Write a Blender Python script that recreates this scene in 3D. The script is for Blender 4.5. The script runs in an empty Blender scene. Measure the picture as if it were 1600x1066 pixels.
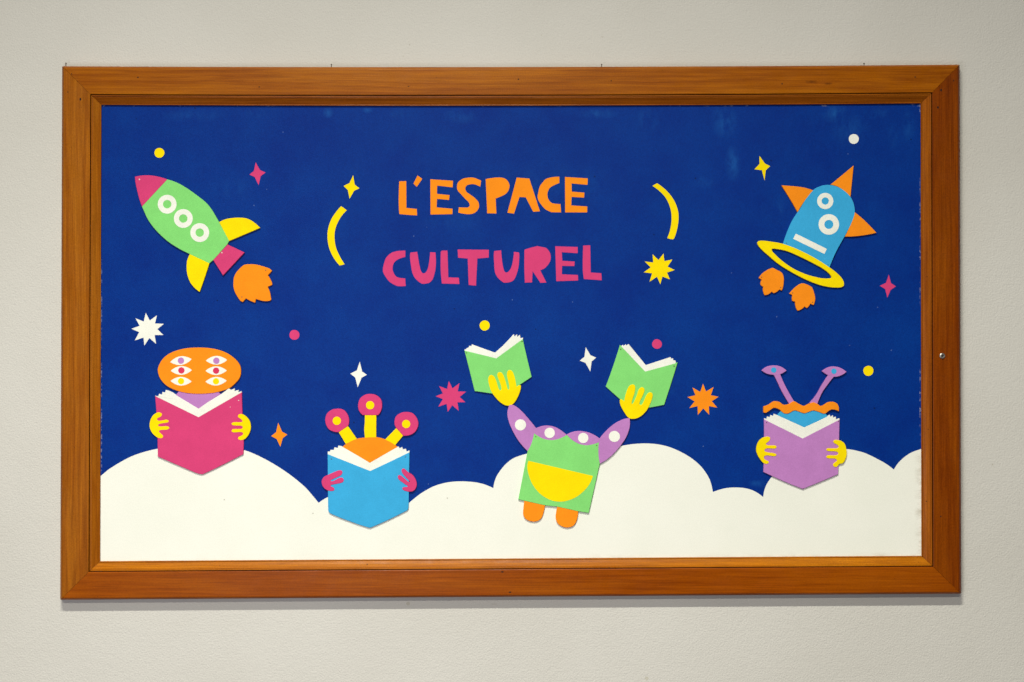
import bpy, bmesh, math, random
from mathutils import Vector
random.seed(7)
scene = bpy.context.scene
S = 0.0017            # metres on the wall for one unit of the measured drawing
D = 1900 * S          # camera distance to the wall (wall is the plane y = 0)
CZ = 1.55             # height of the optical axis above the floor
# ---------------------------------------------------------------- camera
cam = bpy.data.objects.new('camera', bpy.data.cameras.new('camera'))
scene.collection.objects.link(cam)
cam.location = (0, -D, CZ)
cam.rotation_euler = (math.radians(90), 0, 0)
cam.data.sensor_width = 36
cam.data.lens = 36 * 1900 / 1600
cam.data.clip_end = 100
scene.camera = cam
# ---------------------------------------------------------------- world
world = bpy.data.worlds.new('World'); scene.world = world
world.use_nodes = True
bg = world.node_tree.nodes['Background']
bg.inputs[0].default_value = (0.95, 0.88, 1.0, 1)
bg.inputs[1].default_value = 0.085
# ---------------------------------------------------------------- lamps
def area(name, loc, target, sx, sy, power, col):
    l = bpy.data.lights.new(name, 'AREA')
    l.shape = 'RECTANGLE'; l.size = sx; l.size_y = sy
    l.energy = power; l.color = col
    o = bpy.data.objects.new(name, l); scene.collection.objects.link(o)
    o.location = loc
    d = Vector(target) - Vector(loc)
    o.rotation_euler = d.to_track_quat('-Z', 'Y').to_euler()
    return o
# ceiling tube fittings running along the wall, and an added fill lamp low on the left
area('ceiling_tube_near', (-0.45, -3.10, CZ + 3.17), (-0.40, -5.4, 0), 1.3, 0.18, 580, (1.0, 0.975, 0.865))
area('ceiling_tube_far', (-0.9, -7.6, CZ + 3.52), (-0.9, -7.8, 0), 2.4, 0.26, 510, (1.0, 0.965, 0.865))
area('fill_light', (-0.85, -2.45, CZ - 0.62), (-0.22, 0, CZ - 0.58), 1.2, 1.0, 20, (0.965, 0.945, 1.0))
# ---------------------------------------------------------------- exposure
scene.view_settings.view_transform = 'Standard'
scene.view_settings.look = 'None'
scene.view_settings.exposure = 0
scene.view_settings.gamma = 1
scene.render.engine = 'CYCLES'
# ================================================================ helpers
ZB = 8 * S            # board face above the wall
def P(u, v, z):
    """drawing unit (u right, v down) on a plane z metres in front of the wall -> world"""
    k = S * (D - z) / D
    return Vector(((u - 800) * k, -z, CZ - (v - 533) * k))

def nn(nt, typ, **kw):
    n = nt.nodes.new(typ)
    for k, v in kw.items():
        if k.startswith('i_'):
            n.inputs[k[2:].replace('_', ' ')].default_value = v
        else:
            setattr(n, k, v)
    return n

def new_mat(name, rough=0.6, spec=0.35):
    m = bpy.data.materials.new(name); m.use_nodes = True
    nt = m.node_tree
    b = nt.nodes['Principled BSDF']
    b.inputs['Roughness'].default_value = rough
    b.inputs['Specular IOR Level'].default_value = spec
    return m, nt, b

def ramp(nt, src, p0, c0, p1, c1):
    r = nn(nt, 'ShaderNodeValToRGB')
    r.color_ramp.elements[0].position = p0; r.color_ramp.elements[0].color = c0
    r.color_ramp.elements[1].position = p1; r.color_ramp.elements[1].color = c1
    nt.links.new(src, r.inputs[0])
    return r.outputs[0]

def noise(nt, vec, scale, detail=3.0, rough=0.55, dist=0.0):
    n = nn(nt, 'ShaderNodeTexNoise')
    n.inputs['Scale'].default_value = scale; n.inputs['Detail'].default_value = detail
    n.inputs['Roughness'].default_value = rough; n.inputs['Distortion'].default_value = dist
    nt.links.new(vec, n.inputs['Vector'])
    return n.outputs[0]

def mapping(nt, vec, loc=(0, 0, 0), scale=(1, 1, 1)):
    m = nn(nt, 'ShaderNodeMapping')
    m.inputs['Location'].default_value = loc
    m.inputs['Scale'].default_value = scale
    nt.links.new(vec, m.inputs['Vector'])
    return m.outputs[0]

def mixc(nt, fac, a, b, mode='MIX'):
    m = nn(nt, 'ShaderNodeMix', data_type='RGBA', blend_type=mode)
    for sock, v in ((m.inputs[0], fac), (m.inputs[6], a), (m.inputs[7], b)):
        if hasattr(v, 'is_output'): nt.links.new(v, sock)
        elif isinstance(v, (int, float)): sock.default_value = v
        else: sock.default_value = (v[0], v[1], v[2], 1)
    return m.outputs[2]

def mth(nt, op, a, b=0.0, clamp=False):
    m = nn(nt, 'ShaderNodeMath', operation=op); m.use_clamp = clamp
    for sock, v in ((m.inputs[0], a), (m.inputs[1], b)):
        if hasattr(v, 'is_output'): nt.links.new(v, sock)
        else: sock.default_value = v
    return m.outputs[0]

def bump(nt, b, h, strength, dist):
    n = nn(nt, 'ShaderNodeBump')
    n.inputs['Strength'].default_value = strength; n.inputs['Distance'].default_value = dist
    nt.links.new(h, n.inputs['Height'])
    nt.links.new(n.outputs[0], b.inputs['Normal'])

def world_pos(nt):
    return nn(nt, 'ShaderNodeNewGeometry').outputs['Position']

def dots(nt, pos, scale, radius, keep):
    """small round specks: 1 inside a speck"""
    v = nn(nt, 'ShaderNodeTexVoronoi', feature='F1')
    v.inputs['Scale'].default_value = scale; v.inputs['Randomness'].default_value = 1
    nt.links.new(pos, v.inputs['Vector'])
    sep = nn(nt, 'ShaderNodeSeparateColor'); nt.links.new(v.outputs['Color'], sep.inputs[0])
    lim = mth(nt, 'MULTIPLY', sep.outputs[1], radius)
    a = mth(nt, 'LESS_THAN', v.outputs['Distance'], lim)
    k = mth(nt, 'LESS_THAN', sep.outputs[0], keep)
    return mth(nt, 'MULTIPLY', a, k)

# ---- matt painted fibreboard used for every cutout and painted shape
def paint(name, col, rough=0.7, grain=0.28, scratch=0.05, spec=0.07):
    m, nt, b = new_mat(name, rough, spec)
    pos = world_pos(nt)
    big = ramp(nt, noise(nt, pos, 22, 3), 0.35, (0.955, 0.955, 0.955, 1), 0.68, (1.03, 1.03, 1.03, 1))
    c = mixc(nt, 1.0, col, big, 'MULTIPLY')
    fine = ramp(nt, noise(nt, pos, 430, 3, 0.7), 0.36, (0.92, 0.92, 0.92, 1), 0.64, (1.05, 1.05, 1.05, 1))
    c = mixc(nt, 1.0, c, fine, 'MULTIPLY')
    sc = ramp(nt, noise(nt, mapping(nt, pos, scale=(1.0, 1, 0.45)), 150, 4, 0.7), 0.66, (0, 0, 0, 1), 0.76, (1, 1, 1, 1))
    c = mixc(nt, mth(nt, 'MULTIPLY', sc, scratch * 3), c, [min(1, x * 0.8 + 0.18) for x in col])
    nt.links.new(c, b.inputs['Base Color'])
    bump(nt, b, noise(nt, pos, 520, 3, 0.6), grain, 0.0006)
    return m

YEL = paint('yellow_paint', (0.87, 0.665, 0.000), scratch=0)
ORA = paint('orange_paint', (0.86, 0.255, 0.009))
PIN = paint('pink_paint', (0.60, 0.049, 0.168))
GRE = paint('green_paint', (0.21, 0.63, 0.165))
SKY = paint('light_blue_paint', (0.040, 0.36, 0.65))
PUR = paint('purple_paint', (0.46, 0.195, 0.48))
WHI = paint('white_paint', (0.79, 0.805, 0.72), scratch=0)
RED = paint('crimson_paint', (0.62, 0.035, 0.10))

# ---- blue ground
m, nt, b = new_mat('blue_board_paint', 0.52, 0.07)
pos = world_pos(nt)
c = mixc(nt, ramp(nt, noise(nt, pos, 5.5, 6, 0.65), 0.36, (0, 0, 0, 1), 0.68, (1, 1, 1, 1)), (0.0000, 0.022, 0.195), (0.0002, 0.032, 0.225))
fine = ramp(nt, noise(nt, pos, 400, 3, 0.7), 0.36, (0.80, 0.82, 0.87, 1), 0.64, (1.24, 1.17, 1.12, 1))
c = mixc(nt, 1.0, c, fine, 'MULTIPLY')
# brushed-over lighter patches where the paint was touched up
for (u, v, ru, rv, amt) in ((400, 176, 18, 10, .6), (720, 182, 30, 14, .45), (1010, 190, 22, 24, .4), (1370, 176, 22, 12, .5), (1215, 330, 30, 26, .3), (1132, 190, 22, 30, .6), (1145, 255, 14, 30, .8), (1305, 178, 26, 16, .8), (1330, 205, 36, 30, .4),
                            (1100, 285, 24, 12, .4), (513, 176, 9, 10, .8), (574, 172, 9, 6, .8), (930, 178, 40, 9, .55),
                            (625, 178, 22, 10, .35), (1420, 196, 12, 26, .5), (1185, 756, 18, 7, .7), (360, 300, 40, 30, .2),
                            (1395, 215, 10, 24, .35), (705, 345, 60, 20, .2), (1045, 610, 60, 34, .16), (870, 290, 120, 40, .22), (300,180,60,12,.3)):
    q = P(u, v, ZB)
    off = nn(nt, 'ShaderNodeVectorMath', operation='SUBTRACT')
    nt.links.new(pos, off.inputs[0]); off.inputs[1].default_value = q
    scl = nn(nt, 'ShaderNodeVectorMath', operation='MULTIPLY')
    nt.links.new(off.outputs[0], scl.inputs[0]); scl.inputs[1].default_value = (1 / (ru * S), 0, 1 / (rv * S))
    ln = nn(nt, 'ShaderNodeVectorMath', operation='LENGTH'); nt.links.new(scl.outputs[0], ln.inputs[0])
    f = ramp(nt, ln.outputs['Value'], 0.0, (amt, amt, amt, 1), 1.0, (0, 0, 0, 1))
    f = mth(nt, 'MULTIPLY', f, ramp(nt, noise(nt, mapping(nt, pos, scale=(1, 1, 0.5)), 42, 5, 0.65), 0.40, (0, 0, 0, 1), 0.62, (1, 1, 1, 1)))
    c = mixc(nt, f, c, (0.008, 0.085, 0.33))
c = mixc(nt, mth(nt, 'MULTIPLY', dots(nt, pos, 26, 0.065, 0.26), 0.45), c, (0.14, 0.22, 0.42))
c = mixc(nt, mth(nt, 'MULTIPLY', dots(nt, pos, 19, 0.06, 0.22), 0.7), c, (0.001, 0.008, 0.05))
# bare filler showing where the paint chipped along the very edge of the board
sx = nn(nt, 'ShaderNodeSeparateXYZ'); nt.links.new(pos, sx.inputs[0])
ch = mth(nt, 'MULTIPLY', ramp(nt, noise(nt, pos, 6, 2, 0.5), 0.48, (0, 0, 0, 1), 0.60, (1, 1, 1, 1)), 0.9)
ch = mth(nt, 'MULTIPLY', ch, ramp(nt, noise(nt, pos, 95, 4, 0.75), 0.50, (0, 0, 0, 1), 0.60, (1, 1, 1, 1)))
edge = mth(nt, 'MAXIMUM', mth(nt, 'GREATER_THAN', sx.outputs[0], P(1436.6, 0, ZB)[0]), mth(nt, 'LESS_THAN', sx.outputs[0], P(159.4, 0, ZB)[0]))
top = mth(nt, 'GREATER_THAN', sx.outputs[2], P(0, 166.4, ZB)[2])
c = mixc(nt, mth(nt, 'MULTIPLY', mth(nt, 'MULTIPLY', edge, ch), 0.45), c, (0.42, 0.42, 0.48))
c = mixc(nt, mth(nt, 'MULTIPLY', mth(nt, 'MULTIPLY', top, ramp(nt, noise(nt, pos, 40, 4, 0.7), 0.58, (0, 0, 0, 1), 0.64, (1, 1, 1, 1))), 0.5), c, (0.25, 0.28, 0.36))
nt.links.new(c, b.inputs['Base Color'])
h = mth(nt, 'ADD', noise(nt, pos, 460, 3, 0.65), mth(nt, 'MULTIPLY', noise(nt, mapping(nt, pos, scale=(1, 1, 0.4)), 60, 3), 0.8))
bump(nt, b, h, 0.7, 0.0008)
BLUE = m

# ---- cloud white
m, nt, b = new_mat('cloud_paint', 0.6, 0.1)
pos = world_pos(nt)
c = mixc(nt, ramp(nt, noise(nt, pos, 5, 4), 0.35, (0, 0, 0, 1), 0.65, (1, 1, 1, 1)), (0.765, 0.780, 0.690), (0.795, 0.805, 0.720))
fine = ramp(nt, noise(nt, pos, 420, 3, 0.7), 0.36, (0.95, 0.95, 0.95, 1), 0.64, (1.03, 1.03, 1.03, 1))
c = mixc(nt, 1.0, c, fine, 'MULTIPLY')
c = mixc(nt, mth(nt, 'MULTIPLY', dots(nt, pos, 17, 0.045, 0.16), 0.45), c, (0.16, 0.13, 0.08))
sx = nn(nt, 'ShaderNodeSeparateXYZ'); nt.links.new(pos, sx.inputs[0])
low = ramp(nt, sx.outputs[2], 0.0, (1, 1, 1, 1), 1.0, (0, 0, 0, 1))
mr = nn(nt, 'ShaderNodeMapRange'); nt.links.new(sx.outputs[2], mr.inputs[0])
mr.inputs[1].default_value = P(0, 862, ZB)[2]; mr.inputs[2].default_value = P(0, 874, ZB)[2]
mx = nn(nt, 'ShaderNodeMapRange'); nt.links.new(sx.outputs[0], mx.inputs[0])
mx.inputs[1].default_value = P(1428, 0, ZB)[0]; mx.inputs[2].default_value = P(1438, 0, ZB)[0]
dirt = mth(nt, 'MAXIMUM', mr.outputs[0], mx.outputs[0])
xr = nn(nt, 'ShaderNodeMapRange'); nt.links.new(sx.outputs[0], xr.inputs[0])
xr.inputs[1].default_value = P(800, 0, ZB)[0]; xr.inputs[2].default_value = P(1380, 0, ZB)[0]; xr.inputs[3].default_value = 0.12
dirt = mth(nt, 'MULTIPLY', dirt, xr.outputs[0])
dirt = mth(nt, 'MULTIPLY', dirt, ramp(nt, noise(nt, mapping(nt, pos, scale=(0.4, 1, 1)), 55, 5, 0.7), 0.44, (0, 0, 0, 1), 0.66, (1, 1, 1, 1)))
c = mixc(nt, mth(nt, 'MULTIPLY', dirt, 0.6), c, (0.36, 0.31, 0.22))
nt.links.new(c, b.inputs['Base Color'])
bump(nt, b, noise(nt, pos, 380, 3, 0.6), 0.4, 0.0006)
CLOUD = m

# ---- wall: fine orange-peel render, eggshell white
m, nt, b = new_mat('wall_paint', 0.8, 0.08)
pos = world_pos(nt)
c = mixc(nt, ramp(nt, noise(nt, pos, 1.6, 4), 0.35, (0, 0, 0, 1), 0.65, (1, 1, 1, 1)), (0.552, 0.540, 0.492), (0.588, 0.578, 0.532))
c = mixc(nt, 1.0, c, ramp(nt, noise(nt, pos, 330, 3, 0.6), 0.35, (0.95, 0.95, 0.95, 1), 0.65, (1.04, 1.04, 1.04, 1)), 'MULTIPLY')
c = mixc(nt, mth(nt, 'MULTIPLY', dots(nt, pos, 6, 0.04, 0.4), 0.4), c, (0.36, 0.33, 0.22))
for (u, v, ru, rv) in ((1551, 726, 2.2, 2.6), (846, 55, 1.6, 1.6), (640, 70, 1.6, 3.0), (941, 58, 2.2, 1.6), (105, 132, 2.6, 1.6), (630, 88, 1.8, 1.4), (1190, 74, 1.4, 1.4), (772, 944, 9, 1.1)):
    off = nn(nt, 'ShaderNodeVectorMath', operation='SUBTRACT')
    nt.links.new(pos, off.inputs[0]); off.inputs[1].default_value = P(u, v, 0)
    scl = nn(nt, 'ShaderNodeVectorMath', operation='MULTIPLY')
    nt.links.new(off.outputs[0], scl.inputs[0]); scl.inputs[1].default_value = (1 / (ru * S), 0, 1 / (rv * S))
    ln = nn(nt, 'ShaderNodeVectorMath', operation='LENGTH'); nt.links.new(scl.outputs[0], ln.inputs[0])
    c = mixc(nt, ramp(nt, mth(nt, 'ADD', ln.outputs['Value'], mth(nt, 'MULTIPLY', noise(nt, pos, 300, 2), 0.6)), 0.4, (0.6, 0.6, 0.6, 1), 1.0, (0, 0, 0, 1)), c, (0.28, 0.25, 0.17))

nt.links.new(c, b.inputs['Base Color'])
h = mth(nt, 'ADD', noise(nt, pos, 210, 3, 0.62), mth(nt, 'MULTIPLY', noise(nt, pos, 55, 2), 0.5))
bump(nt, b, h, 0.75, 0.0020)
WALL = m

# ---- varnished pine
def wood(name, horizontal, base=(0.345, 0.100, 0.0045), dark=(0.185, 0.040, 0.0015), light=(0.44, 0.150, 0.010), seed=0.0, knots=()):
    m, nt, b = new_mat(name, 0.34, 0.09)
    pos = mapping(nt, world_pos(nt), loc=(seed, seed * 2.3, seed * 1.7))
    st = (1, 6, 26) if horizontal else (26, 6, 1)
    warp = noise(nt, mapping(nt, pos, scale=(2.2, 2, 14) if horizontal else (14, 2, 2.2)), 1.0, 3)
    vec = mapping(nt, pos, scale=st)
    g1 = noise(nt, vec, 2.6, 5, 0.6, 1.4)
    g2 = noise(nt, mapping(nt, pos, scale=(1, 4, 60) if horizontal else (60, 4, 1)), 7.0, 4, 0.7, 0.3)
    fac = ramp(nt, g1, 0.26, (0, 0, 0, 1), 0.60, (1, 1, 1, 1))
    c = mixc(nt, fac, dark, base)
    c = mixc(nt, mth(nt, 'MULTIPLY', ramp(nt, warp, 0.45, (0, 0, 0, 1), 0.75, (1, 1, 1, 1)), 0.65), c, light)
    # growth-ring lines
    w = nn(nt, 'ShaderNodeTexWave', wave_type='BANDS', bands_direction='Z' if horizontal else 'X')
    w.inputs['Scale'].default_value = 20; w.inputs['Distortion'].default_value = 7.5
    w.inputs['Detail'].default_value = 3; w.inputs['Detail Scale'].default_value = 0.9
    nt.links.new(mapping(nt, pos, scale=(0.16, 1, 1) if horizontal else (1, 1, 0.16)), w.inputs['Vector'])
    ring = ramp(nt, w.outputs['Color'], 0.0, (0.80, 0.72, 0.68, 1), 0.5, (1, 1, 1, 1))
    c = mixc(nt, 0.42, c, ring, 'MULTIPLY')
    c = mixc(nt, 0.9, c, ramp(nt, g2, 0.35, (0.74, 0.70, 0.66, 1), 0.65, (1.12, 1.12, 1.12, 1)), 'MULTIPLY')
    c = mixc(nt, 1.0, c, ramp(nt, noise(nt, pos, 380, 2, 0.6), 0.35, (0.86, 0.86, 0.86, 1), 0.65, (1.10, 1.10, 1.10, 1)), 'MULTIPLY')
    p2 = world_pos(nt)
    for (u, v, ru, rv) in knots:
        off = nn(nt, 'ShaderNodeVectorMath', operation='SUBTRACT')
        nt.links.new(p2, off.inputs[0]); off.inputs[1].default_value = P(u, v, 20 * S)
        scl = nn(nt, 'ShaderNodeVectorMath', operation='MULTIPLY')
        nt.links.new(off.outputs[0], scl.inputs[0]); scl.inputs[1].default_value = (1 / (ru * S), 0, 1 / (rv * S))
        ln = nn(nt, 'ShaderNodeVectorMath', operation='LENGTH'); nt.links.new(scl.outputs[0], ln.inputs[0])
        f = ramp(nt, mth(nt, 'ADD', ln.outputs['Value'], mth(nt, 'MULTIPLY', mth(nt, 'SUBTRACT', noise(nt, p2, 90, 3), 0.5), 1.3)), 0.10, (0.6, 0.6, 0.6, 1), 1.0, (0, 0, 0, 1))
        c = mixc(nt, f, c, (0.06, 0.013, 0.001))
    c = mixc(nt, mth(nt, 'MULTIPLY', dots(nt, p2, 44, 0.078, 0.42), 0.9), c, (0.035, 0.010, 0.003))
    c = mixc(nt, mth(nt, 'MULTIPLY', dots(nt, p2, 27, 0.055, 0.25), 0.7), c, (0.62, 0.33, 0.10))
    nt.links.new(c, b.inputs['Base Color'])
    b.inputs['Coat Weight'].default_value = 0.02
    b.inputs['Coat Roughness'].default_value = 0.28
    nt.links.new(ramp(nt, noise(nt, pos, 30, 4), 0.3, (0.30, 0.30, 0.30, 1), 0.7, (0.46, 0.46, 0.46, 1)), b.inputs['Roughness'])
    bump(nt, b, mth(nt, 'ADD', g2, mth(nt, 'MULTIPLY', noise(nt, pos, 300, 3), 0.7)), 0.35, 0.0006)
    return m

def simple(name, col, metal=0.0, rough=0.5):
    m, nt, b = new_mat(name, rough, 0.4)
    n = ramp(nt, noise(nt, world_pos(nt), 900, 2), 0.3, [x * 0.8 for x in col] + [1], 0.7, [min(1, x * 1.15) for x in col] + [1])
    nt.links.new(n, b.inputs['Base Color'])
    b.inputs['Metallic'].default_value = metal
    return m
STEEL = simple('dull_steel', (0.55, 0.53, 0.46), 1.0, 0.38)
DARKMETAL = simple('dark_metal', (0.03, 0.027, 0.025), 0.3, 0.5)
NAILDARK = simple('rusty_nail', (0.10, 0.075, 0.055), 0.2, 0.6)
NAILLIGHT = simple('pale_nail', (0.72, 0.66, 0.56), 0.0, 0.5)
HOLE = simple('nail_hole_dark', (0.012, 0.005, 0.003), 0.0, 0.9)

def link(name, me, mat, parent=None):
    o = bpy.data.objects.new(name, me)
    scene.collection.objects.link(o)
    if mat: me.materials.append(mat)
    if parent is not None: o.parent = parent
    return o

def recentre(me, parent_loc=Vector((0, 0, 0))):
    """move mesh origin to its middle; returns location in the parent's space"""
    lo = Vector((min(v.co[i] for v in me.vertices) for i in range(3)))
    hi = Vector((max(v.co[i] for v in me.vertices) for i in range(3)))
    c = (lo + hi) / 2
    for v in me.vertices: v.co -= c
    return c - parent_loc

def empty(name, loc, label, cat, group=None):
    e = bpy.data.objects.new(name, None); scene.collection.objects.link(e)
    e.empty_display_size = 0.05
    e.location = loc
    e['label'] = label; e['category'] = cat
    if group: e['group'] = group
    return e

# ---- outlines -----------------------------------------------------------
def path(pts, ox=0.0, oy=0.0, k=1.0, n=5):
    """closed outline; (x, y, 1) is a sharp corner, (x, y) a point on a curve"""
    N = len(pts)
    q = [(p[0] / k + ox, p[1] / k + oy) for p in pts]
    cor = [len(p) > 2 for p in pts]
    out = []
    for i in range(N):
        j = (i + 1) % N
        a, bb = q[i], q[j]
        out.append(a)
        if cor[i] and cor[j]: continue
        pa = q[i - 1]; pb = q[(j + 1) % N]
        ln = math.dist(a, bb)
        def tang(p0, p1, p2):
            d = (p2[0] - p0[0], p2[1] - p0[1]); L = math.hypot(*d) or 1
            m_ = min(ln, 1.0 * ln)
            return (d[0] / L * m_, d[1] / L * m_)
        ta = tang(pa, a, bb) if not cor[i] else None
        tb = tang(a, bb, pb) if not cor[j] else None
        if ta is None: ta = (2 * (bb[0] - a[0]) - tb[0], 2 * (bb[1] - a[1]) - tb[1]); ta = (ta[0] * .75 + .25 * (bb[0]-a[0]), ta[1] * .75 + .25 * (bb[1]-a[1]))
        if tb is None: tb = (2 * (bb[0] - a[0]) - ta[0], 2 * (bb[1] - a[1]) - ta[1]); tb = (tb[0] * .75 + .25 * (bb[0]-a[0]), tb[1] * .75 + .25 * (bb[1]-a[1]))
        for s in range(1, n):
            t = s / n
            h1 = 2 * t**3 - 3 * t**2 + 1; h2 = t**3 - 2 * t**2 + t
            h3 = -2 * t**3 + 3 * t**2; h4 = t**3 - t**2
            out.append((h1 * a[0] + h2 * ta[0] + h3 * bb[0] + h4 * tb[0], h1 * a[1] + h2 * ta[1] + h3 * bb[1] + h4 * tb[1]))
    # drop doubles
    res = [out[0]]
    for p in out[1:]:
        if math.dist(p, res[-1]) > 0.05: res.append(p)
    if math.dist(res[0], res[-1]) < 0.05: res.pop()
    return res

def corners(pts, ox=0, oy=0, k=1.0):
    return [(x / k + ox, y / k + oy) for x, y in pts]

def circle(cx, cy, r, ry=None, n=40, wob=0.0):
    ph = random.random() * 6
    return [(cx + (r + wob * math.sin(3 * t + ph)) * math.cos(t), cy + ((ry or r) + wob * math.sin(2 * t + ph)) * math.sin(t))
            for t in (2 * math.pi * i / n for i in range(n))]

def lens(x0, y0, x1, y1, h, n=14):
    dx, dy = x1 - x0, y1 - y0; L = math.hypot(dx, dy); nx, ny = -dy / L, dx / L
    up, dn = [], []
    for i in range(n + 1):
        t = i / n; a = math.sin(math.pi * t) ** 0.85 * h
        up.append((x0 + dx * t - nx * a, y0 + dy * t - ny * a)); dn.append((x0 + dx * t + nx * a, y0 + dy * t + ny * a))
    return up + dn[-2:0:-1]

def area2(p):
    return sum(p[i][0] * p[(i + 1) % len(p)][1] - p[(i + 1) % len(p)][0] * p[i][1] for i in range(len(p)))

def inset(p, d):
    """shrink an outline by d (bounded at sharp tips)"""
    N = len(p); s = 1 if area2(p) > 0 else -1
    out = []
    for i in range(N):
        a, b_, c_ = p[i - 1], p[i], p[(i + 1) % N]
        e1 = (b_[0] - a[0], b_[1] - a[1]); e2 = (c_[0] - b_[0], c_[1] - b_[1])
        l1 = math.hypot(*e1) or 1; l2 = math.hypot(*e2) or 1
        n1 = (-e1[1] / l1 * s, e1[0] / l1 * s); n2 = (-e2[1] / l2 * s, e2[0] / l2 * s)
        m_ = (n1[0] + n2[0], n1[1] + n2[1]); L = math.hypot(*m_) or 1
        m_ = (m_[0] / L, m_[1] / L)
        q = d / max(0.45, m_[0] * n1[0] + m_[1] * n1[1])
        out.append((b_[0] + m_[0] * q, b_[1] + m_[1] * q))
    return out

def slab(name, outline, z0, z1, mat, parent, ploc, hole=None, bev=0.3, label=None):
    """a sheet cut to the outline, from z0 to z1 metres off the wall, arris eased"""
    bm = bmesh.new()
    thick = z1 - z0
    bz = min(bev * S, thick * 0.6)
    if bz < 1e-4 or bev == 0: bev = 0
    if hole is None:
        rings = [(outline, z0)]
        if bev: rings += [(outline, z1 - bz), (inset(outline, bev), z1)]
        else: rings += [(outline, z1)]
        vs = [[bm.verts.new(P(x, y, z if i else z) if False else P(x, y, z1) + Vector((0, z1 - z, 0))) for x, y in r] for i, (r, z) in enumerate(rings)]
        N = len(outline)
        for a, b_ in zip(vs, vs[1:]):
            for i in range(N):
                j = (i + 1) % N
                bm.faces.new((a[i], a[j], b_[j], b_[i]))
        bm.faces.new(vs[-1])
    else:
        N = len(outline)
        rs = [(outline, z0), (outline, z1 - bz), (inset(outline, bev), z1), (inset(hole, -bev), z1), (hole, z1 - bz), (hole, z0)]
        vs = [[bm.verts.new(P(x, y, z1) + Vector((0, z1 - z, 0))) for x, y in r] for r, z in rs]
        for a, b_ in zip(vs, vs[1:]):
            for i in range(N):
                j = (i + 1) % N
                bm.faces.new((a[i], a[j], b_[j], b_[i]))
    bmesh.ops.recalc_face_normals(bm, faces=bm.faces[:])
    bm.normal_update()
    big = max(bm.faces, key=lambda f: f.calc_area())
    if big.normal.y > 0: bmesh.ops.reverse_faces(bm, faces=bm.faces[:])
    me = bpy.data.meshes.new(name); bm.to_mesh(me); bm.free()
    loc = recentre(me, ploc)
    o = link(name, me, mat, parent); o.location = loc
    if label: o['label'] = label
    return o

def nail(u, v, z, mat, parent, ploc, r=1.1, name='nail'):
    """small domed nail head"""
    bm = bmesh.new(); base = P(u, v, z); R_ = r * S
    rows = [(1.0, -0.1), (0.95, 0.25), (0.6, 0.5)]
    vs = [[bm.verts.new(base + Vector((R_ * f * math.cos(a), -R_ * h, R_ * f * math.sin(a)))) for a in (i * math.pi / 5 for i in range(10))] for f, h in rows]
    for a, b_ in zip(vs, vs[1:]):
        for i in range(10): bm.faces.new((a[i], a[(i + 1) % 10], b_[(i + 1) % 10], b_[i]))
    bm.faces.new(vs[-1])
    bmesh.ops.recalc_face_normals(bm, faces=bm.faces[:])
    me = bpy.data.meshes.new(name); bm.to_mesh(me); bm.free()
    loc = recentre(me, ploc)
    o = link(name, me, mat, parent); o.location = loc
    return o

# ================================================================ wall
bm = bmesh.new()
vs = [bm.verts.new(c) for c in ((-4, 0, -0.2), (4, 0, -0.2), (4, 0, 3.17), (-4, 0, 3.17), (-4, 0.1, -0.2), (4, 0.1, -0.2), (4, 0.1, 3.17), (-4, 0.1, 3.17))]
for f in ((0, 1, 2, 3), (5, 4, 7, 6), (3, 2, 6, 7), (1, 0, 4, 5), (0, 3, 7, 4), (2, 1, 5, 6)): bm.faces.new([vs[i] for i in f])
bmesh.ops.recalc_face_normals(bm, faces=bm.faces[:])
me = bpy.data.meshes.new('wall'); bm.to_mesh(me); bm.free()
wall = link('wall', me, WALL); wall['kind'] = 'structure'

# ================================================================ framed board
BL = P(800, 890, 0) + Vector((0, -0.0, 0))
board = empty('notice_board', BL, 'large blue and white painted board in a varnished pine frame on the wall', 'notice board')
OUT = [(97, 103.5), (1499.5, 101), (1502, 928), (94, 937.5)]
GRV = [(142, 148.2), (1455.6, 145.6), (1457.4, 884.8), (139.3, 893)]
INN = [(158.6, 164.2), (1438.3, 162), (1439.6, 868.6), (156.6, 877)]

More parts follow.
